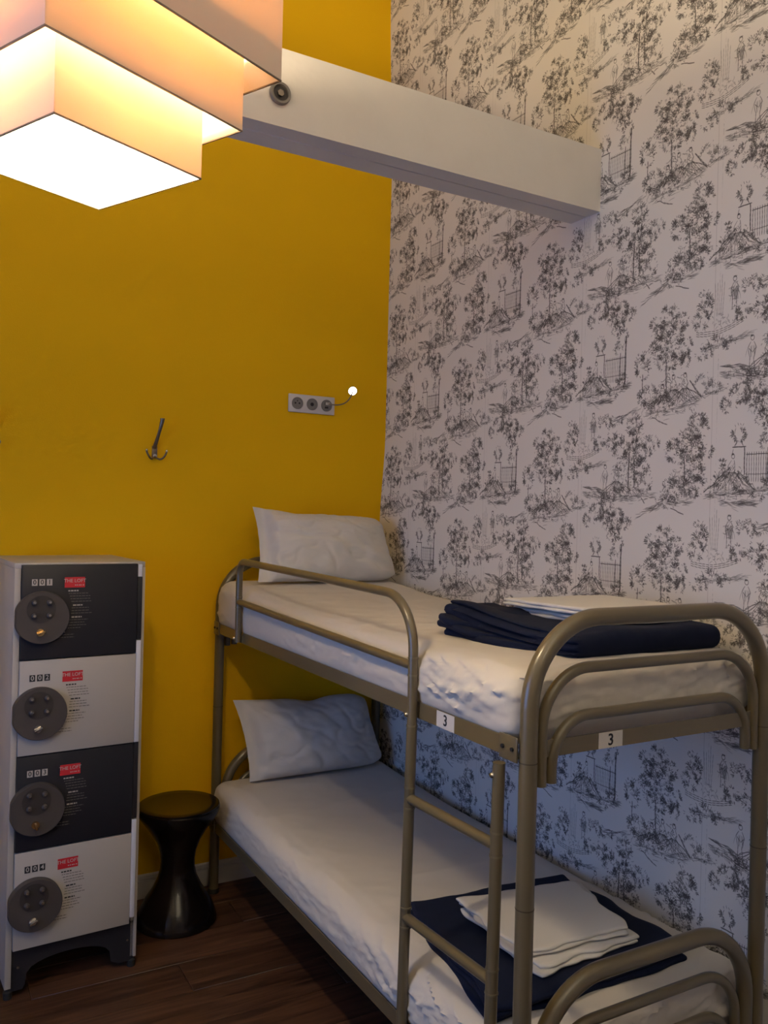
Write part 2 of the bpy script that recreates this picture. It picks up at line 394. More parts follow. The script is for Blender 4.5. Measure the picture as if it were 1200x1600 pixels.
def wallpaper_mat():
    M = bpy.data.materials.new('toile_wallpaper'); M.use_nodes = True; N = M.node_tree.nodes; L = M.node_tree.links
    b = N['Principled BSDF']; b.inputs['Roughness'].default_value = 0.7; b.inputs['Specular IOR Level'].default_value = 0.25
    tc = N.new('ShaderNodeTexCoord'); sp = N.new('ShaderNodeSeparateXYZ'); L.new(tc.outputs['Object'], sp.inputs[0])
    def mth(op, a, b2=None):
        q = N.new('ShaderNodeMath'); q.operation = op
        for i, v in enumerate((a, b2)):
            if v is None: continue
            if isinstance(v, (int, float)): q.inputs[i].default_value = v
            else: L.new(v, q.inputs[i])
        return q.outputs[0]
    # s runs along the wall away from the corner; D motif of column 3 is centred at s=1.855, z=2.177
    s = mth('SUBTRACT', mth('MULTIPLY', sp.outputs['Y'], -1), 1.855 - 3 * TW)
    u = mth('DIVIDE', s, TW); k = mth('FLOOR', u); uf = mth('FRACT', u)
    v = mth('ADD', mth('DIVIDE', mth('SUBTRACT', sp.outputs['Z'], 2.177 - TH * 1.5), TH), mth('MULTIPLY', k, 0.5))
    cb = N.new('ShaderNodeCombineXYZ'); L.new(uf, cb.inputs[0]); L.new(v, cb.inputs[1])
    im = N.new('ShaderNodeTexImage'); im.image = toile_image(); im.extension = 'REPEAT'; im.interpolation = 'Cubic'
    L.new(cb.outputs[0], im.inputs[0])
    n = N.new('ShaderNodeTexNoise'); n.inputs['Scale'].default_value = 1.6; L.new(tc.outputs['Object'], n.inputs['Vector'])
    paper = N.new('ShaderNodeMix'); paper.data_type = 'RGBA'
    paper.inputs[6].default_value = (0.76, 0.725, 0.685, 1); paper.inputs[7].default_value = (0.80, 0.765, 0.725, 1)
    L.new(n.outputs['Fac'], paper.inputs[0])
    # the faint joint between two rolls
    seam = mth('LESS_THAN', mth('ABSOLUTE', mth('SUBTRACT', mth('FRACT', mth('ADD', u, 0.53)), 0.5)), 0.0016)
    sm = N.new('ShaderNodeMix'); sm.data_type = 'RGBA'; sm.inputs[7].default_value = (0.40, 0.36, 0.34, 1)
    L.new(mth('MULTIPLY', seam, 0.5), sm.inputs[0]); L.new(paper.outputs[2], sm.inputs[6])
    mx = N.new('ShaderNodeMix'); mx.data_type = 'RGBA'; mx.inputs[7].default_value = (0.030, 0.020, 0.019, 1)
    L.new(mth('MULTIPLY', im.outputs[0], 0.92), mx.inputs[0]); L.new(sm.outputs[2], mx.inputs[6]); L.new(mx.outputs[2], b.inputs['Base Color'])
    bp = N.new('ShaderNodeBump'); bp.inputs['Strength'].default_value = 0.2; bp.inputs['Distance'].default_value = 0.002
    n2 = N.new('ShaderNodeTexNoise'); n2.inputs['Scale'].default_value = 120; L.new(tc.outputs['Object'], n2.inputs['Vector'])
    L.new(n2.outputs['Fac'], bp.inputs['Height']); L.new(bp.outputs[0], b.inputs['Normal'])
    return M
M_paperwall = wallpaper_mat()

# ---------------------------------------------------------------- text as flat print with its own mesh
def text_mesh(name, txt, size, mat_, parent, loc, rot, bold=0.0, align='CENTER'):
    c = bpy.data.curves.new(name, 'FONT'); c.body = txt; c.size = size; c.align_x = align; c.align_y = 'CENTER'
    c.extrude = 0.0002; c.offset = bold; c.resolution_u = 3
    o = bpy.data.objects.new(name, c); COL.objects.link(o)
    dg = bpy.context.evaluated_depsgraph_get()
    me = bpy.data.meshes.new_from_object(o.evaluated_get(dg)); bpy.data.objects.remove(o)
    me.materials.clear(); me.materials.append(mat_)
    r = bpy.data.objects.new(name, me); COL.objects.link(r); r.parent = parent; r.location = loc; r.rotation_euler = rot
    return r

# ================================================================ the room
T = 0.12
def struct(name, mb, mt, parent=None, **k):
    o = mb.build(name, mt, parent, **k)
    if parent is None: o['kind'] = 'structure'
    return o
def slab(a, b): return MB().box(a, b)

struct('wall_back', slab((RX - T, 0, 0), (T, T, RZ)), M_yellow)
def wall_x(y, z):
    # the old wall leans a little into the room near the corner
    sm = lambda t: (lambda q: q*q*(3-2*q))(min(1, max(0, t)))
    b = .028 * sm((z - 3.1) / .9) + .019 * sm((1.95 - z) / .42)
    return -b * (1 - sm(-y / .75))
wr = slab((.002, RY - T, 0), (T, 0, RZ)); V = []; ny_, nz_ = 60, 86
for i in range(ny_ + 1):
    for j in range(nz_ + 1):
        y = RY * (i / ny_) ** 1.6; z = RZ * j / nz_; V.append((wall_x(y, z), y, z))
wr.add(V, [(i*(nz_+1)+j, i*(nz_+1)+j+1, (i+1)*(nz_+1)+j+1, (i+1)*(nz_+1)+j) for i in range(ny_) for j in range(nz_)])
struct('wall_right', wr, M_paperwall, smooth=math.radians(30))
struct('wall_front', slab((RX - T, RY - T, 0), (T, RY, RZ)), M_white)
y0, y1, z0, z1 = WIN
struct('wall_left', slab((RX - T, RY, 0), (RX, y0, RZ)).box((RX - T, y1, 0), (RX, 0, RZ))
       .box((RX - T, y0, 0), (RX, y1, z0)).box((RX - T, y0, z1), (RX, y1, RZ)), M_white)
struct('ceiling', slab((RX - T, RY - T, RZ), (T, T, RZ + T)), M_white)
wf = MB()
for (ya, yb, za, zb) in ((y0, y0+.05, z0, z1), (y1-.05, y1, z0, z1), (y0, y1, z0, z0+.05), (y0, y1, z1-.05, z1), ((y0+y1)/2-.03, (y0+y1)/2+.03, z0, z1)):
    wf.box((RX - .07, ya, za), (RX - .02, yb, zb))
wn = struct('window_1', wf, M_white)
MB().box((RX - .02, y0 - .04, z0 - .03), (RX + .06, y1 + .04, z0)).build('window_sill', M_white, wn, bevel=.004)

# floor: sub-floor and single boards running along the yellow wall
fl = struct('floor', slab((RX, RY, -0.10), (0, 0, -0.006)), mat('subfloor', (0.02, 0.012, 0.008), 0.9))
BW, BL = 0.185, 1.25
plank_mesh = {}
row = 0; yy = 0.0
while yy > RY + 1e-3:
    yb = max(yy - BW, RY); off = (row * 0.47) % BL; xx = -off
    xs = []
    x_hi = 0.0; x_lo = -BL + off if off > 0 else -BL
    while x_hi > RX + 1e-3:
        x_lo = max(x_lo, RX); xs.append((x_lo, x_hi)); x_hi = x_lo; x_lo -= BL
    for (xa, xb) in xs:
        L_, W_ = round(xb - xa - .0016, 4), round(yy - yb - .0016, 4)
        key = (L_, W_)
        if key not in plank_mesh:
            o = MB().box((-L_/2, -W_/2, -.006), (L_/2, W_/2, 0)).build('plank', M_wood, fl, bevel=.0012, seg=1); plank_mesh[key] = o.data
        else:
            o = bpy.data.objects.new('plank', plank_mesh[key]); COL.objects.link(o); o.parent = fl
        o.location = ((xa + xb)/2, (yy + yb)/2, 0)
    yy = yb; row += 1

def skirting(name, a, b, nrm):
    a = Vector(a); b = Vector(b); n = Vector(nrm)
    prof = [(0, 0), (.014, 0), (.014, .070), (.011, .0715), (.011, .076), (.014, .078), (.012, .090), (.007, .0945), (0, .0945)]
    V = []
    for p in (a, b):
        for d, z in prof: V.append(p + n * d + Vector((0, 0, z)))
    k = len(prof); Fc = [(i, (i+1) % k, k + (i+1) % k, k + i) for i in range(k)] + [tuple(range(k)), tuple(range(2*k-1, k-1, -1))]
    return struct(name, MB().add(V, Fc), M_skirt)
skirting('baseboard_back', (RX, 0, 0), (0, 0, 0), (0, -1, 0))
skirting('baseboard_right', (0, -.014, 0), (0, RY, 0), (-1, 0, 0))
skirting('baseboard_left', (RX, -.014, 0), (RX, RY, 0), (1, 0, 0))

# painted timber beam across the corner
BY, BD, BZ0, BZ1 = -1.380, 0.137, 2.578, 2.782
gy = BY + 0.062                                    # the drying crack along its underside
def beam_mesh():
    prof = [(BY, BZ0), (gy - .0032, BZ0), (gy, BZ0 + .016), (gy + .0032, BZ0), (BY + BD, BZ0), (BY + BD, BZ1), (BY, BZ1)]
    n = 90; V = []; k = len(prof)
    for i in range(n + 1):
        x = RX + (0 - RX) * i / n
        for (yq, zq) in prof:
            nz = noise.noise(Vector((x * 2.3, yq * 9, zq * 9))) * .004
            open_ = 1.0 if -0.80 < x < -0.02 else 0.15
            zz = zq if zq != BZ0 + .016 else BZ0 + .016 * open_
            V.append((x, yq + nz, zz + nz * .6))
    Fc = []
    for i in range(n):
        for j in range(k):
            Fc.append((i*k+j, i*k+(j+1) % k, (i+1)*k+(j+1) % k, (i+1)*k+j))
    Fc += [tuple(range(k)), tuple(range((n+1)*k-1, n*k-1, -1))]
    return MB().add(V, Fc)
beam = beam_mesh().build('ceiling_beam', M_beam, smooth=math.radians(30)); tag(beam, 'white painted timber beam running across the corner into the patterned wall', kind='structure')
bt = Vector((-1.123, BY, 2.661))
def disc_y(mb, c, r, y0_, y1_, n=32):
    return mb.tube([(c[0], y0_, c[2]), (c[0], y1_, c[2])], r, n)
ring = MB()
pr = [(0.021, 0.0), (0.021, -.010), (0.027, -.011), (0.029, -.007), (0.029, 0.0)]
n = 36; V = []
for r_, d_ in pr:
    for j in range(n): a = 2*PI*j/n; V.append((bt.x + r_*math.cos(a), BY - .0005 + d_, bt.z + r_*math.sin(a)))
ring.add(V, [(i*n+j, i*n+(j+1) % n, ((i+1) % 5)*n+(j+1) % n, ((i+1) % 5)*n+j) for i in range(5) for j in range(n)])
bo = ring.build('beam_bolt', mat('dull_zinc', (0.14, 0.125, 0.11), .4), beam, smooth=True)
disc_y(MB(), bt, .021, BY - .004, BY + .002).build('bolt_washer', M_dialk, bo)
disc_y(MB(), bt, .009, BY - .010, BY - .003, 6).build('bolt_head', M_bronze, bo)

# ================================================================ pendant lamp: three square shades
LX, LY = -1.690, -1.868
lamp = thing('pendant_lamp', 'three-tier square cream fabric pendant lamp hanging lit from the ceiling', 'lamp', (LX, LY, 0), math.radians(250.26 - 225))
def shade(h, zb, zt, wall=.0018):
    mb = MB()
    o_, i_ = h, h - wall
    V = [];
    for zz in (zb, zt):
        for q in (o_, i_):
            V += [(-q, -q, zz), (q, -q, zz), (q, q, zz), (-q, q, zz)]
    Fc = []
    for j in range(4):
        k = (j + 1) % 4
        Fc += [(j, k, 8+k, 8+j), (4+k, 4+j, 12+j, 12+k), (k, j, 4+j, 4+k), (8+j, 8+k, 12+k, 12+j)]
    o = mb.add(V, Fc).build('lamp_shade', M_shade, lamp)
    for zz in (zb, zt):
        e = .0011; V = []
        for q, z_ in ((h + e*.6, zz - e), (h + e*.6, zz + e), (h - wall - e*.6, zz + e), (h - wall - e*.6, zz - e)):
            V += [(-q, -q, z_), (q, -q, z_), (q, q, z_), (-q, q, z_)]
        MB().add(V, [(4*a+j, 4*a+(j+1) % 4, 4*((a+1) % 4)+(j+1) % 4, 4*((a+1) % 4)+j) for a in range(4) for j in range(4)]).build('rim_wire', M_rim, o)
    return o
shade(.148, 2.174, 2.315); shade(.198, 2.267, 2.43); shade(.246, 2.366, 2.55)
for h, z in ((.148, 2.312), (.198, 2.427), (.246, 2.547)):
    MB().tube([(-h, 0, z), (h, 0, z)], .002, 8).build('frame_bar', M_white, lamp)
    MB().tube([(0, -h, z), (0, h, z)], .002, 8).build('frame_bar', M_white, lamp)
MB().cyl((0, 0, 2.30), (0, 0, 2.56), .004, 10).build('stem', M_white, lamp)
MB().cyl((0, 0, 2.55), (0, 0, RZ - .02), .003, 8).build('cord', M_white, lamp)
MB().lathe([(.045, 0), (.045, -.004), (.03, -.022), (.006, -.03)][::-1], 32, (0, 0, RZ)).build('ceiling_rose', M_white, lamp, smooth=True)
BULBS = ((0, 0, 2.262, .25), (.06, -.02, 2.385, .17), (-.06, .02, 2.462, .58))
for bx_, by_, bz_, share in BULBS:
    hd = MB().cyl((bx_, by_, bz_ + .030), (bx_, by_, bz_ + .062), .012, 16).build('bulb_holder', M_white, lamp)
    gl = MB().lathe([(0.001, .034), (.011, .030), (.013, .018), (.021, .004), (.023, -.006), (.018, -.020), (.009, -.027), (.001, -.0285)][::-1], 24, (bx_, by_, bz_)).build('bulb', M_bulb, hd, smooth=True)
    gl.visible_shadow = True
    ld = bpy.data.lights.new('bulb_light', 'POINT'); lo = bpy.data.objects.new('bulb_light', ld); COL.objects.link(lo)
    ld.energy = BULB_W * share; ld.color = BULB_COL; ld.shadow_soft_size = .030
    lo.parent = lamp; lo.location = (bx_, by_, bz_ - .004)

# ================================================================ uplighter added for soft fill, out of view behind the camera
ul = thing('added_fill_uplighter', 'white half-bowl uplighter added as unseen fill light on the wall behind the camera', 'lamp', (-1.75, RY, 2.75))
V = []; Fc = []; nb = 28
prf = [(.004, -.120), (.060, -.112), (.115, -.085), (.155, -.040), (.170, .0), (.164, .0), (.148, -.040), (.110, -.080), (.058, -.106), (.004, -.114)]
for r_, z_ in prf:
    for j in range(nb + 1):
        a = PI * j / nb; V.append((r_ * math.cos(a), r_ * math.sin(a), z_))
for i in range(len(prf) - 1):
    for j in range(nb): Fc.append((i*(nb+1)+j, i*(nb+1)+j+1, (i+1)*(nb+1)+j+1, (i+1)*(nb+1)+j))
MB().add(V, Fc).build('bowl', M_white, ul, smooth=True)
ld = bpy.data.lights.new('fill_uplight', 'SPOT'); lo = bpy.data.objects.new('fill_uplight', ld); COL.objects.link(lo)
ld.energy = FILL_W; ld.color = FILL_COL; ld.shadow_soft_size = .05; ld.spot_size = math.radians(150); ld.spot_blend = .6
lo.parent = ul; lo.location = (0, .10, .0); lo.rotation_euler = (PI - .35, 0, 0)

# ================================================================ bunk bed
XL, XR, YB, YF = -0.807, -0.060, -0.080, -2.060
bunk = thing('bunk_bed', 'olive-beige tubular steel bunk bed with ladder along the patterned wall', 'bed', ((XL+XR)/2, (YB+YF)/2, 0))
bx0, by0 = bunk.location.x, bunk.location.y
def L3(p): return (p[0] - bx0, p[1] - by0, p[2])
def btube(name, pts, r, mt=M_bed, parent=bunk, n=18):
    pts = [L3(p) for p in pts] if parent is bunk or parent.parent is bunk else pts
    return MB().tube(pts, r, n).build(name, mt, parent, smooth=True)
def arch(y, xa, xb, zt, R, zbot, n=14):
    return [(xa, y, zbot), (xa, y, (zbot + zt - R) / 2)] + arc((xa + R, y, zt - R), R, 180, 90, n) + arc((xb - R, y, zt - R), R, 90, 0, n) + [(xb, y, (zbot + zt - R) / 2), (xb, y, zbot)]
for y, sgn in ((YF, 1), (YB, -1)):
    fo = btube('end_frame', arch(y, XL, XR, 1.365, .185, 0.012), .0195, n=22)
    btube('end_rail', arch(y, XL + .034, XR - .034, 1.257, .125, 1.016), .0125)
    btube('end_rail', arch(y, XL + .062, XR - .062, 1.154, .100, 1.020), .0125)
    btube('end_arch', arch(y, XL + .040, XR - .040, 0.585, .180, .25), .0195, n=22)
    btube('end_rail', arch(y, XL + .075, XR - .075, 0.482, .120, .25), .0125)
    btube('end_rail', arch(y, XL + .102, XR - .102, 0.385, .090, .25), .0125)
    for xp in (XL, XR):
        for zc in (1.070, 0.767):
            MB().tube([L3((xp, y, zc - .0012)), L3((xp, y, zc + .0012))], .0201, 22).build('post_joint', mat('dark_joint_line', (.05, .038, .02), .5) if 'dark_joint_line' not in bpy.data.materials else bpy.data.materials['dark_joint_line'], bunk, smooth=True)  # thin dark ring marking the joint between post sections
        MB().lathe([(.023, 0), (.023, .010), (.021, .018), (.0, .018)], 22, L3((xp, y, 0))).build('foot_cap', M_rub, bunk, smooth=True)
# angle-iron rails
def rail_side(xo, sg, zb, h=.040):
    p = [(xo, zb), (xo + sg*.003, zb), (xo + sg*.030, zb), (xo + sg*.030, zb + .003), (xo + sg*.003, zb + .003), (xo + sg*.003, zb + h), (xo, zb + h)]
    V = [L3((x, yy_, z)) for yy_ in (YF + .012, YB - .012) for x, z in p]; k = len(p)
    return MB().add(V, [(i, (i+1) % k, k+(i+1) % k, k+i) for i in range(k)] + [tuple(range(k)), tuple(range(2*k-1, k-1, -1))])
rails = {}
for zb in (1.075, 0.274):
    for xo, sg in ((-.830, 1), (-.036, -1)):
        rails[(zb, sg)] = rail_side(xo, sg, zb).build('side_rail', M_bed, bunk)
    for y, sg in ((YF - .003, 1), (YB + .003, -1)):
        x0_, x1_ = XL + .019, XR - .019
        MB().box(L3((x0_, min(y, y+sg*.003), zb)), L3((x1_, max(y, y+sg*.003), zb + .036))).build('cross_rail', M_bed, bunk)
    # cross slats that carry the mattress
    for k in range(9):
        yk = YB - .15 - k * .21
        MB().box(L3((-.826, yk - .02, zb + .003)), L3((-.040, yk + .02, zb + .009))).build('slat', M_bed, bunk)
# corner plates with bolts
for zb in (1.075, .274):
    for yc in (YF + .035, YB - .035):
        pl = MB().box(L3((-.834, yc - .030, zb - .006)), L3((-.830, yc + .030, zb + .046))).build('corner_plate', M_bed, bunk, bevel=.001)
        for dy in (-.016, .016): MB().tube([L3((-.834, yc + dy, zb + .02)), L3((-.838, yc + dy, zb + .02))], .0045, 10).build('bolt', M_rub, pl)
# ladder and guard rail on the open side
GX = -.846
def P(y, z, x=GX): return (x, y, z)
gt = [P(-.405, 1.08), P(-.405, 1.33)]
cg = (-.405 - .05, 1.335)
for i in range(1, 9):
    a = PI/2 * i/8; gt.append(P(cg[0] + .05*math.cos(a), cg[1] + .05*math.sin(a) + .0))
gt.append(P(-1.0, 1.380))
Rg = .135; c2 = (-1.660 + Rg, 1.374 - Rg)
for i in range(0, 13):
    a = PI/2 + PI/2 * i/12; gt.append(P(c2[0] + Rg*math.cos(a), c2[1] + Rg*math.sin(a)))
gt.append(P(-1.662, 1.055))
guard = btube('guard_rail', gt, .0125)
btube('guard_bar', [P(-.41, 1.232), P(-1.655, 1.205)], .0118)
ll = btube('ladder_upright', [P(-1.662, 1.058), P(-1.655, .7), P(-1.640, .012)], .0135)
lr = btube('ladder_upright', [P(-2.013, 1.062), P(-2.008, .7), P(-1.995, .012)], .0135)
for za, zb in ((.878, .886), (.583, .598), (.290, .302)):
    btube('ladder_rung', [P(-1.655, za), P(-2.005, zb)], .0125)
for (yc, zc) in ((-1.662, 1.058), (-1.659, .905), (-1.659, .855), (-1.655, .608), (-1.655, .560), (-2.010, .865), (-2.010, .915), (-2.006, .575), (-2.006, .625), (-1.660, 1.225), (-1.660, 1.182), (-.405, 1.25), (-.405, 1.212)):
    r_ = .0147 if zc < 1.1 else .0137
    MB().tube([L3(P(yc, zc - .002)), L3(P(yc, zc + .002))], r_, 18).build('collar', M_bedcol, bunk, smooth=True)
for yb_, zb_ in ((-1.662, 1.085), (-2.013, 1.035), (-.405, 1.095)):
    MB().lathe([(.0, .006), (.004, .0055), (.006, .003), (.0062, 0), (0, 0)], 14).build('cap_bolt', M_steel, bunk, smooth=True)
    o = COL.objects[-1] if False else bpy.data.objects[[k for k in bpy.data.objects.keys() if k.startswith('cap_bolt')][-1]]
    o.rotation_euler = (0, -PI/2, 0); o.location = L3((GX - .0125, yb_ + .006, zb_))
for yy_ in (-.405,):
    MB().box(L3((-.836, yy_-.012, 1.08)), L3((-.828, yy_+.012, 1.105))).build('guard_bracket', M_bed, bunk)
# number labels
lab = MB().box(L3((-.8308, -1.822, 1.0755)), L3((-.8300, -1.748, 1.1135))).build('number_label', M_paper, rails[(1.075, 1)])
text_mesh('numeral', '3', .036, M_ink, lab, L3((-.8311, -1.785, 1.0945)), (PI/2, 0, -PI/2), .0006)
fc = [o for o in bunk.children if o.name.startswith('cross_rail')][0]
lab = MB().box(L3((-.614, YF - .0038, 1.075)), L3((-.543, YF - .003, 1.1105))).build('number_label', M_paper, fc)
text_mesh('numeral', '3', .036, M_ink, lab, L3((-.5785, YF - .0042, 1.092)), (PI/2, 0, 0), .0006)

# ================================================================ mattresses under fitted sheets
def fbm(v, o=3): return sum(noise.noise(v * (2.0 ** i)) / 2.0 ** i for i in range(o))
def mattress(zb, zt, head, seed, label):
    cx, cy = -.4325, -1.06
    sx, sy, sz = .775, 1.925, zt - zb
    def fn(p):
        X, Y, Z = p.x + cx, p.y + cy, p.z
        top = max(0.0, (p.z / (sz/2)))
        y_n = (Y - (cy + sy/2)) / -sy             # 0 at the head, 1 at the foot
        q = p.copy()
        # pillow end stands higher, the middle sags
        if p.z > 0:
            t = p.z / (sz / 2)
            q.z += t * (head * max(0, 1 - y_n * 3.2) ** 1.3 - .006 * math.sin(PI * min(1, max(0, y_n))))
            ed = max(abs(p.x) / (sx/2), abs(p.y) / (sy/2))
            q.z -= t * .012 * max(0, ed - .8) / .2
        # broad bulge of the sides
        k = 1 - (p.z / (sz/2)) ** 2
        if abs(p.x) > sx/2 - .03: q.x += math.copysign(.010 * k, p.x)
        if abs(p.y) > sy/2 - .03: q.y += math.copysign(.008 * k, p.y)
        # creases of the sheet
        side = abs(p.x) > sx/2 - .035 or abs(p.y) > sy/2 - .035
        if side:
            along = Y if abs(p.x) > sx/2 - .035 else X
            dens = .35 + 1.0 * max(0, y_n - .25) + (0.1 if y_n < .06 else 0)
            slant = along * 12 + (p.z + .05) * (26 if y_n > .5 else -55)
            w = fbm(Vector((slant * .55, p.z * 34 + along * 2.5, seed)), 3)
            w2 = 1 - abs(noise.noise(Vector((along * 3.2 + p.z * 6, p.z * 42 - along * 11, seed + 9)))) * 2.6
            amp = .013 * dens * max(0, 1 - abs(p.z / (sz/2)) ** 6)
            w3 = 1 - abs(noise.noise(Vector((along * 2.4, p.z * 50 - along * (13 if y_n > .5 else -9), seed + 30)))) * 3.2
            zone = .35 + .65 * min(1, max(0, noise.noise(Vector((along * 3, seed, 7))) * 2 + .4))
            d = amp * w * .55 + (.010 * max(0, w2) ** 3 + .009 * max(0, w3) ** 2) * dens * zone
            d *= min(1, max(0, (p.z + sz/2 - .030) / .03))
            if abs(p.x) > sx/2 - .035: q.x += math.copysign(d, p.x)
            else: q.y += math.copysign(d, p.y)
            if p.z < -sz * .30: q.z += .0 * noise.noise(Vector((along * 16, seed, 2)))
        else:
            r1 = 1 - abs(noise.noise(Vector((X * 1.6 + Y * .8, Y * 4.5, seed)))) * 2.4
            q.z += .0045 * max(0, r1) ** 3 * (.3 + y_n) + .0030 * fbm(Vector((X * 6, Y * 9, seed + 3)), 3)
            e2 = max(0, .06 - (sx/2 - abs(p.x))) / .06
            q.z += e2 * .006 * noise.noise(Vector((X * 5, Y * 22, seed)))
        return q
    V, Fc = rounded_block((sx, sy, sz), .042, .0088, fn)
    o = MB().add(V, Fc).build('mattress', M_sheet, smooth=math.radians(80))
    o.location = (cx, cy, (zb + zt) / 2)
    return tag(o, label, 'mattress')
mattress(1.0855, 1.255, .045, 3.1, 'white sheeted mattress of the upper bunk')
mattress(.2845, .458, .022, 8.7, 'white sheeted mattress of the lower bunk')

# ================================================================ pillows
def pillow(name_label, BLp, BRp, TLp, TRp, thick, seed, sag=.02, notch=.35, flange='left', belly=(0, -1, .35)):
    BLp, BRp, TLp, TRp = map(Vector, (BLp, BRp, TLp, TRp))
    nu, nv = 72, 48
    N_ = ((BRp - BLp).cross(TLp - BLp)).normalized()
    if N_.y > 0: N_ = -N_
    V = []; ids = {}
    for side in (1, -1):
        for i in range(nu + 1):
            for j in range(nv + 1):
                edge = i in (0, nu) or j in (0, nv)
                if side == -1 and edge: ids[(side, i, j)] = ids[(1, i, j)]; continue
                u = i / nu; v = j / nv; U = 2*u - 1; W = 2*v - 1
                p = BLp*(1-u)*(1-v) + BRp*u*(1-v) + TLp*(1-u)*v + TRp*u*v
                ex = (BRp - BLp).normalized(); ez = (TLp - BLp).normalized()
                # edges pulled in between the pointed corners
                p -= ex * (.018 * U * (1 - W*W))
                p -= ez * (sag * W * (1 - U*U) * (1 if W > 0 else .15))
                if W > 0: p -= ez * (.016 * math.exp(-((u - notch) / .10) ** 2) * W ** 4)
                if U > 0: p -= (ex * .035 + ez * (.030 * W)) * (U ** 7 * abs(W) ** 7)
                prof = (max(0, 1 - abs(U) ** 2.6) ** .62) * (max(0, 1 - abs(W) ** 2.4) ** .60)
                fl = 1.0
                if flange == 'left': fl = min(1, max(0, (u - .045) / .06)); fl = fl*fl*(3-2*fl)
                prof = prof * (.06 + .94 * fl)
                wr = fbm(Vector((U * 2.2 + W, W * 2.0 - U * .6, seed)), 3) * .010
                cr = max(0, 1 - abs(noise.noise(Vector((U * 3.0 + W * 1.4, W * 1.6 - U, seed + 4)))) * 3.2) ** 3 * .006
                rad = max(0, 1 - abs(noise.noise(Vector((math.atan2(W, U) * 5, 1.0, seed + 8)))) * 2.5) ** 2 * .006 * max(abs(U), abs(W)) ** 3
                d = thick * .5 * prof + (wr - cr + rad) * min(1, prof * 3)
                if edge: d = 0; p += N_ * (.004 * noise.noise(Vector((U * 6, W * 6, seed))))
                q = p + N_ * d * (1.15 if side == 1 else -.62)
                ids[(side, i, j)] = len(V); V.append(tuple(q))
    Fc = []
    for side in (1, -1):
        for i in range(nu):
            for j in range(nv):
                q = [ids[(side, a, b)] for a, b in ((i, j), (i+1, j), (i+1, j+1), (i, j+1))]
                Fc.append(tuple(q if side == 1 else q[::-1]))
    o = MB().add(V, Fc).build('pillow', M_linen, smooth=math.radians(70))
    return tag(o, name_label, 'pillow')
pillow('plump white pillow leaning on the head end of the upper bunk', (-.725, -.285, 1.293), (-.075, -.29, 1.287), (-.695, -.125, 1.592), (-.085, -.135, 1.560), .175, 2.0, .016, .33)
pillow('white pillow with a flat hem leaning on the head end of the lower bunk', (-.712, -.215, .480), (-.085, -.235, .482), (-.765, -.140, .800), (-.145, -.130, .786), .165, 5.5, .010, .55)

# ================================================================ folded blankets and sheets
def quad_map(q):
    A, B, C_, D = [Vector((*c, 0)) for c in q]      # A back-left, B back-right, C front-right, D front-left
    def f(u, v):                                    # u left to right, v back to front
        return A*(1-u)*(1-v) + B*u*(1-v) + C_*u*v + D*(1-u)*v
    return f
def folded(name, label, cat, q, z0_, layers, mt, seed, wav=.004, step=.011, group=None, ragged=.010, surf=None):
    """a pile of cloth folds, one mesh; layers = list of (thickness, inset_left, inset_front, inset_right, inset_back)"""
    f = quad_map(q); mb = MB(); z = z0_
    W0 = (Vector(q[1]) - Vector(q[0])).length; D0 = (Vector(q[3]) - Vector(q[0])).length
    for li, (th, il, iff, ir, ib) in enumerate(layers):
        r = th * .48
        def fn(p, z=z, th=th, il=il, iff=iff, ir=ir, ib=ib, li=li):
            u = p.x / W0 + .5; v = .5 - p.y / D0
            uu = il/W0 + u * (1 - (il + ir)/W0); vv = ib/D0 + v * (1 - (ib + iff)/D0)
            b = f(uu, vv)
            ed = max(abs(u - .5), abs(v - .5)) * 2
            wx = ragged * noise.noise(Vector((v * 5, li * 3.3, seed))) * max(0, ed - .7) / .3
            wy = ragged * noise.noise(Vector((u * 5, li * 2.1, seed + 5))) * max(0, ed - .7) / .3
            h = wav * fbm(Vector((uu * W0 * 9, vv * D0 * 9, seed)), 3)
            k = (z + p.z - z0_ + th/2) / .05
            zz = z + th/2 + p.z + h * min(1.0, max(0, k))
            if surf: zz += surf(uu, vv, k)
            return Vector((b.x + wx, b.y + wy, zz))
        V, Fc = rounded_block((W0, D0, th), r, step, fn)
        mb.add(V, Fc); z += th * .93
    o = mb.build(name, mt, smooth=math.radians(75))
    return tag(o, label, cat, group)
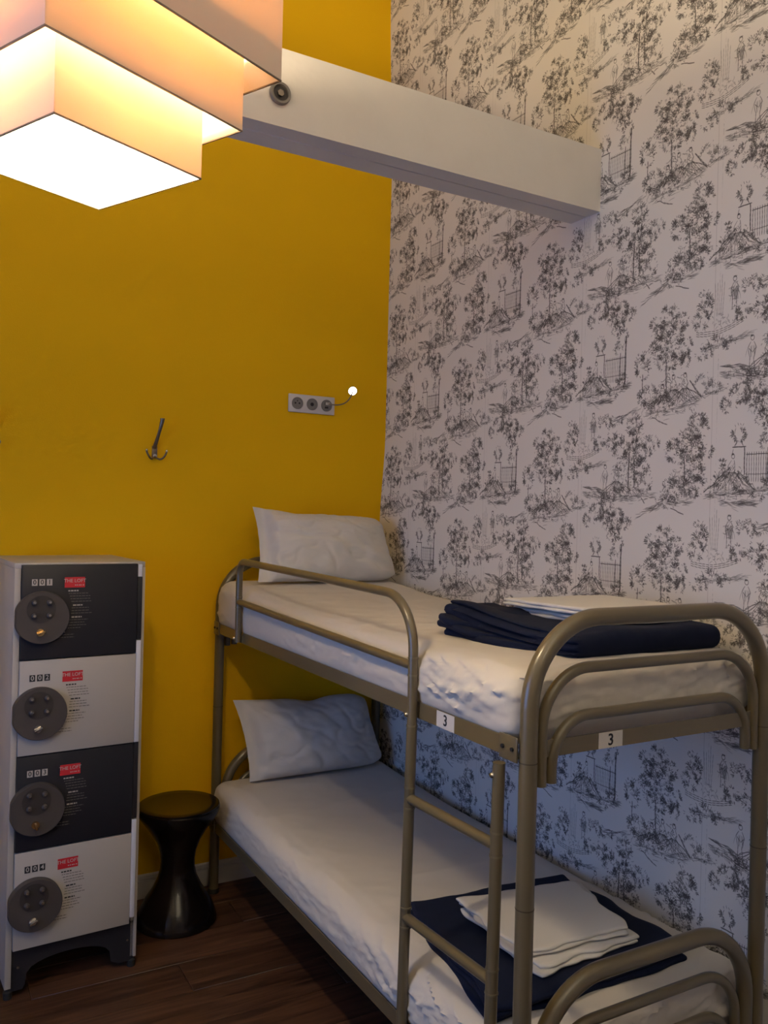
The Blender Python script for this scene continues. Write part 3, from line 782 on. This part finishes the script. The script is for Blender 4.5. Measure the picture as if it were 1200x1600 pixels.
# upper bunk: navy fleece; the smooth fold faces the foot end, the fold ends face the ladder
def upper_blanket():
    mb = MB()
    A, B, C_, D = (-.625, -1.475), (-.075, -1.500), (-.070, -1.955), (-.590, -1.955)
    f = quad_map((A, B, C_, D)); z0_ = 1.2455
    W0, D0, H0 = .54, .46, .066
    def body(p):
        u = p.x / W0 + .5; v = .5 - p.y / D0
        b = f(u, v); k = (p.z + H0/2) / H0
        zz = z0_ + k * H0
        left = math.exp(-(u / .20) ** 2)
        zz += k * (.036 * left * math.exp(-((v - .10) / .26) ** 2) - .010 * left * math.exp(-((v - .85) / .25) ** 2))
        zz += k * .004 * fbm(Vector((u * 3, v * 3, 1.7)), 3)
        x = b.x; y = b.y
        if p.y > 0 or u < .1:                       # layered edges at the back and the left
            rid = abs(math.sin(PI * (k * 3.6 + .25 * noise.noise(Vector((v * 3, u * 3, 2.2))) - v * .5)))
            if u < .06: x += .012 - .026 * rid ** .7
            if v < .06: y += .006 - .014 * rid ** .7 * -1
        return Vector((x, y, zz))
    V, Fc = rounded_block((W0, D0, H0), .030, .0085, body); mb.add(V, Fc)
    # the loose fold ends on the ladder side, each a curled tongue of cloth
    for li, (za, x0_, y0_, y1_, th) in enumerate(((1.247, -.656, -1.50, -1.900, .022), (1.265, -.670, -1.47, -1.800, .021), (1.283, -.662, -1.475, -1.720, .021), (1.303, -.638, -1.480, -1.660, .034))):
        L0, Dd = .16, y0_ - y1_
        def fn(p, za=za, x0_=x0_, y0_=y0_, Dd=Dd, th=th, li=li):
            v = .5 - p.y / Dd; u = p.x / L0 + .5
            sl = .055 * v ** 1.5 * (1 + .25 * li)          # the ends run in towards the bed foot
            w = .010 * math.sin(v * 9 + li * 1.3) + .012 * noise.noise(Vector((v * 4, li * 2.7, 3.3)))
            dz = -.012 * li * v ** 2 + .005 * math.sin(v * 7 + li) * (li > 0)
            return Vector((x0_ + u * L0 + sl + w * (1 - u), y0_ - v * Dd - .02 * u, za + th/2 + p.z * (1 - .25 * v * (li > 0)) + dz))
        V, Fc = rounded_block((L0, Dd, th), th * .49, .0075, fn); mb.add(V, Fc)
    return mb.build('blanket', M_navy, smooth=math.radians(80))
tag(upper_blanket(), 'navy blue fleece blanket folded on the foot of the upper bunk', 'blanket')
sheetsU = 'folded white sheets on the upper blanket'
folded('folded_sheet', 'lower of two folded white sheets on the navy blanket of the upper bunk', 'bed linen',
       ((-.470, -1.560), (-.120, -1.570), (-.120, -1.880), (-.440, -1.870)), 1.3105,
       [(.010, 0, 0, 0, 0), (.010, .004, .006, 0, 0)], M_linen, 4.4, .003, group=sheetsU)
folded('folded_sheet', 'upper of two folded white sheets on the navy blanket of the upper bunk', 'bed linen',
       ((-.490, -1.550), (-.110, -1.565), (-.115, -1.850), (-.460, -1.835)), 1.3335,
       [(.010, 0, 0, 0, 0), (.010, .003, .004, 0, 0)], M_linen, 6.4, .003, group=sheetsU)
# lower bunk
folded('blanket', 'navy blue fleece blanket folded flat on the foot of the lower bunk', 'blanket',
       ((-.690, -1.415), (-.165, -1.460), (-.165, -1.940), (-.790, -1.945)), .449,
       [(.016, 0, 0, 0, 0), (.014, .006, .006, .004, .004), (.014, .003, .002, .004, 0)], M_navy, 7.7, .004, ragged=.02)
sheetsL = 'folded white sheets on the lower blanket'
folded('folded_sheet', 'lower of two folded white sheets on the navy blanket of the lower bunk', 'bed linen',
       ((-.600, -1.520), (-.235, -1.585), (-.285, -1.885), (-.620, -1.890)), .4945,
       [(.009, 0, 0, 0, 0), (.009, .006, .004, 0, 0)], M_linen, 9.4, .004, group=sheetsL, ragged=.02)
folded('folded_sheet', 'upper of two folded white sheets on the navy blanket of the lower bunk', 'bed linen',
       ((-.605, -1.530), (-.225, -1.590), (-.300, -1.870), (-.635, -1.850)), .5155,
       [(.008, 0, 0, 0, 0), (.008, .003, .006, 0, 0)], M_linen, 12.4, .004, group=sheetsL, ragged=.02)

# ================================================================ locker column
LW, LD, LH = .418, .43, 1.392
lock = thing('locker', 'white steel locker column with four black and white coded doors', 'locker', (-1.639, -.526, 0), .059)
MB().box((0, .004, .035), (.020, LD, LH - .018)).build('side_panel', M_lockw, lock, bevel=.001)
MB().box((LW - .020, .004, .035), (LW, LD, LH - .018)).build('side_panel', M_lockw, lock, bevel=.001)
MB().box((0, 0, LH - .018), (LW, LD, LH)).build('top_panel', M_lockw, lock, bevel=.002)
MB().box((.020, LD - .012, .15), (LW - .020, LD - .002, LH - .018)).build('back_panel', M_lockw, lock)
MB().box((.020, .012, .145), (LW - .020, LD - .012, .157)).build('bottom_panel', M_lockk, lock)
# stiles at the front
MB().box((0, -.002, .035), (.019, .012, LH - .018)).build('front_stile', M_lockw, lock, bevel=.001)
MB().box((LW - .010, -.002, .035), (LW, .012, LH - .018)).build('front_stile', M_lockw, lock, bevel=.001)
# black apron with a curved cut between the legs
def apron(y):
    top = .157; pts = [(.019, .022), (.055, .022)]
    for i in range(0, 13):
        t = i / 12; a = PI * t
        pts.append((.062 + (.335 - .062) * (1 - math.cos(a)) / 2 + .0, .035 + .075 * math.sin(a) ** .55))
    pts += [(.362, .022), (LW - .010, .022), (LW - .010, top), (.019, top)]
    V = [(x, y, z) for x, z in pts] + [(x, y + .004, z) for x, z in pts]; k = len(pts)
    return MB().add(V, [(i, (i+1) % k, k+(i+1) % k, k+i) for i in range(k)] + [tuple(range(k)), tuple(range(2*k-1, k-1, -1))])
ap = apron(.004).build('apron', M_lockk, lock)
for sx_ in (.040, .388): MB().tube([(sx_, .004, .095), (sx_, .001, .095)], .004, 12).build('screw', M_steel, ap)
for fx, fy in ((.012, .012), (LW - .012, .012), (.012, LD - .02), (LW - .012, LD - .02)):
    MB().lathe([(.014, 0), (.014, .022), (.008, .026), (.008, .04), (0, .04)], 16, (fx, fy, 0)).build('foot', M_rub, lock, smooth=True)
NUM = ['001', '002', '003', '004']
def cell(z_top): pass
for d in range(4):
    zt = LH - .006 - d * .3085 if d else LH - .008
    zt = [1.386, 1.079, .773, .467][d]; zb = [1.083, .777, .471, .158][d]
    black = d % 2 == 0
    md, mi, mp = (M_lockk, M_inkw, M_inkw) if black else (M_lockw, M_ink, M_inkd)
    dr = MB().box((.020, -.016, zb), (LW - .030, .002, zt)).build('door', md, lock, bevel=.0015)
    # folded hinge edge beside the door
    if black: MB().box((LW - .028, -.012, zb + .045), (LW - .012, .000, zt - (.045 if d == 0 else -.045))).build('hinge_edge', M_lockk, lock, bevel=.001)
    if not black or True:
        if d == 0: MB().box((LW - .028, -.014, zt - .044), (LW - .014, .000, zt - .002)).build('hinge_edge', M_hinge, lock, bevel=.001)
        if not black: MB().box((LW - .029, -.015, zb + (.0 if d == 1 else .02)), (LW - .013, .000, zt + .045)).build('hinge_edge', M_hinge, lock, bevel=.001)
    # round combination lock, cut flat on the left
    cx_, cz_ = .080, zt - .168
    R_ = .084; cut = .0005
    n = 64; pts = []
    for i in range(n):
        a = 2*PI*i/n; x = cx_ + R_*math.cos(a); z = cz_ + R_*math.sin(a)
        pts.append((max(x, cut), z))
    V = []
    for (sc_, yq) in ((1.0, -.016), (1.0, -.034), (.975, -.038)):
        V += [(max(cut, cx_ + (x - cx_) * sc_), yq, cz_ + (z - cz_) * sc_) for x, z in pts]
    Fc = [(i*n+j, i*n+(j+1) % n, (i+1)*n+(j+1) % n, (i+1)*n+j) for i in range(2) for j in range(n)] + [tuple(range(n))[::-1], tuple(range(2*n, 3*n))]
    dl = MB().add(V, Fc).build('lock_disc', M_dial, dr, smooth=math.radians(35))
    rc = MB().tube([(cx_ - .004, -.0378, cz_ + .028), (cx_ - .004, -.0392, cz_ + .028)], .044, 40).build('keypad_recess', M_dialk, lock)
    for ix in (-.026, .020):
        for iz in (.050, .008):
            bx_ = cx_ + ix; bz_ = cz_ + iz
            kb = MB().tube([(bx_, -.0388, bz_), (bx_, -.050, bz_), (bx_ + .0002, -.0515, bz_)], [.0085, .0075, .0055], 16).build('code_button', M_dial, lock, smooth=math.radians(50))
            MB().tube([(bx_, -.0512, bz_ + .001), (bx_, -.0522, bz_ + .001)], .0042, 12).build('button_cap', M_steel, kb)
    # key latch
    kz = cz_ - .046; kx = cx_ - .006
    lt = MB().tube([(kx, -.0378, kz), (kx, -.044, kz)], .012, 20).build('key_latch', M_brass if d in (0, 2) else M_steel, lock, smooth=math.radians(40))
    th = MB().box((-.013, -.012, -.0035), (.013, 0, .0035)).build('latch_tongue', M_brass if d in (0, 2) else M_steel, lt, bevel=.0012)
    th.location = (kx, -.044, kz); th.rotation_euler = (0, [-.35, -.45, 1.3, -.5][d], 0)
    # code plate digits
    yp = -.0166
    for i, ch in enumerate(NUM[d]):
        px = .058 + i * .0225; pz = zt - .056
        tile = MB().box((px - .0085, yp, pz - .0105), (px + .0085, -.0158, pz + .0105)).build('digit_tile', M_inkw if black else M_ink, lock)
        text_mesh('digit', ch, .021, M_ink if black else M_inkw, tile, (px, yp - .0003, pz), (PI/2, 0, 0), .0003)
    rl = MB().box((.150, yp - .0002, zt - .075), (.214, -.0158, zt - .041)).build('red_label', M_red, lock)
    text_mesh('lettering', 'THE LOFT', .0155, M_inkw, rl, (.182, yp - .0006, zt - .053), (PI/2, 0, 0), .0001)
    sl = MB()
    for k_, w_ in enumerate((.005, .004, .006, .003, .005)): sl.box((.182 + k_*.0062, yp - .0007, zt - .0685), (.182 + k_*.0062 + w_ * .8, yp - .0001, zt - .0655))
    sl.build('small_print', M_inkw, rl, kind='stuff')
    # printed instructions: bold headings and small lines, too small to read
    pr_, hd_ = MB(), MB()
    rr = random.Random(3)
    zz = zt - .082; ln = 0
    plan = 'HLLLLHLLLHLLLLHLL' if True else ''
    for ch in plan:
        lft = .152 + .028 * math.sin(PI * min(1, max(0, (zt - zz - .06) / .16))) - .006
        if ch == 'H': zz -= .0035
        x = lft + (0 if ch == 'L' else .004); end = lft + (rr.uniform(.050, .068) if ch == 'L' else .036)
        if zt - zz > .21: x -= .024; end -= .03
        while x < end:
            w = rr.uniform(.004, .011)
            hh = .0021 if ch == 'H' else .0010
            (hd_ if ch == 'H' else pr_).box((x, yp, zz - hh), (min(end, x + w), -.0158, zz + hh)); x += w + .0022
        zz -= .0088
    pr_.build('small_print', M_inkd, lock, kind='stuff'); hd_.build('bold_print', mi, lock, kind='stuff')
bpy.context.view_layer.update()

# ================================================================ stool
st = thing('stool', 'glossy dark hourglass plastic stool between the locker and the bunk bed', 'stool', (-1.008, -.245, 0))
prof = [(.0, .0), (.147, .0), (.152, .006), (.150, .022), (.140, .050), (.118, .090), (.092, .130), (.073, .170), (.065, .205), (.064, .235), (.069, .270), (.083, .310), (.106, .350), (.132, .385), (.149, .410), (.155, .425), (.155, .436), (.150, .440), (0, .440)]
MB().lathe([(max(r, .0005), z) for r, z in prof], 72).build('body', M_stool, st, smooth=math.radians(35))
MB().lathe([(.0005, .438), (.146, .438), (.151, .441), (.152, .446), (.147, .4485), (.120, .4465), (.0005, .444)], 72).build('seat', M_stool, st, smooth=math.radians(35))

# ================================================================ power strip with reading light
ps = thing('socket_plate', 'white three-gang wall socket plate with a clip-on reading light', 'socket', (-.384, 0, 2.055))
MB().box((-.112, -.009, -.040), (.112, 0, .040)).build('plate', M_sock, ps, bevel=.003)
for i, cx_ in enumerate((-.071, 0, .071)):
    rg = MB()
    n = 36; V = []
    prr = [(.0265, -.009), (.0265, -.0125), (.0225, -.0125), (.0205, -.0098), (.0205, -.009)]
    for r_, y_ in prr:
        for j in range(n): a = 2*PI*j/n; V.append((cx_ + r_*math.cos(a), y_, r_*math.sin(a)))
    rg.add(V, [(a*n+j, a*n+(j+1) % n, ((a+1) % 5)*n+(j+1) % n, ((a+1) % 5)*n+j) for a in range(5) for j in range(n)])
    so = rg.build('outlet_ring', M_sockg, ps, smooth=math.radians(40))
    MB().tube([(cx_, -.0088, 0), (cx_, -.0100, 0)], .0205, 32).build('outlet_well', M_sockg, so)
    def hole(a, z, r_): MB().tube([(a, -.0098, z), (a, -.0104, z)], r_, 14).build('outlet_hole', M_sockd, so)
    if i == 0:
        hole(cx_ - .0095, 0, .0042); hole(cx_ + .0095, 0, .0042); hole(cx_, .010, .0028)
    elif i == 1: hole(cx_, 0, .0085)
    else:
        for za, zb in ((-.013, -.004), (.004, .011)): MB().box((cx_ - .0085, -.0106, za), (cx_ + .0085, -.0098, zb)).build('outlet_port', M_sockd, so)
MB().box((.060, -.022, .000), (.084, -.010, .014)).build('light_plug', M_steel, ps, bevel=.002)
# flexible neck from the plug to the little lamp head
tip = Vector((.168, -.075, .066))
pts = []
for i in range(21):
    t = i / 20
    p0, p1, p2, p3 = Vector((.076, -.020, .007)), Vector((.128, -.055, -.004)), Vector((.150, -.075, .010)), tip
    pts.append(p0*(1-t)**3 + p1*3*t*(1-t)**2 + p2*3*t*t*(1-t) + p3*t**3)
MB().tube(pts, .0030, 10).build('flexible_neck', M_bronze, ps, smooth=True)
to_cam = (CAM - (Vector(ps.location) + tip)).normalized()
aim = Vector((-.25, -.86, -.44)).normalized()
h0 = tip + Vector((0, .004, .004))
hd = MB().tube([h0 - aim*.010, h0 - aim*.002, h0 + aim*.006], [.009, .019, .0205], 28).build('lamp_head', M_sockg, ps, smooth=math.radians(40))
MB().tube([h0 + aim*.005, h0 + aim*.0075], [.0185, .0175], 28).build('lamp_lens', M_led, hd)

# ================================================================ coat hooks
def coat_hook(loc, label):
    t = thing('coat_hook', label, 'hook', loc)
    # wall plate, tall upper arm, two small lower prongs with ball ends
    MB().box((-.011, -.005, -.020), (.011, 0, .030)).build('mounting_plate', M_bronze, t, bevel=.002)
    arm = []
    for i in range(15):
        s = i / 14
        arm.append((-.002 + .016*s, -.006 - .055*math.sin(s*1.35), .022 + .112*s))
    MB().tube(arm, [.0088 - .002*math.sin(PI*i/14) for i in range(15)], 14).tube([arm[-1], (arm[-1][0], arm[-1][1], arm[-1][2] + .004)], .0095, 16).build('upper_arm', M_bronze, t, smooth=math.radians(50))
    for sx_ in (-1, 1):
        pr = []
        for i in range(13):
            s = i / 12
            pr.append((sx_ * .040 * s, -.006 - .030*math.sin(PI*.55*s), -.012 - .016*math.sin(PI*.9*s) + .022*s**2.2))
        k = MB().tube(pr, .0038, 12).build('prong', M_bronze, t, smooth=True)
        e = pr[-1]
        MB().lathe([(.0005, -.006), (.004, -.005), (.006, 0), (.004, .005), (.0005, .006)], 14, (e[0], e[1], e[2] + .004)).build('ball_end', M_steel, k, smooth=True)
    MB().tube([(0, -.005, -.010), (0, -.010, -.010)], .008, 18).build('boss', M_steel, t, smooth=math.radians(40))
coat_hook((-1.074, 0, 1.798), 'bronze triple coat hook on the yellow wall between the lamp and the locker')
coat_hook((-1.690, 0, 1.798), 'bronze coat hook at the far left edge of the yellow wall')
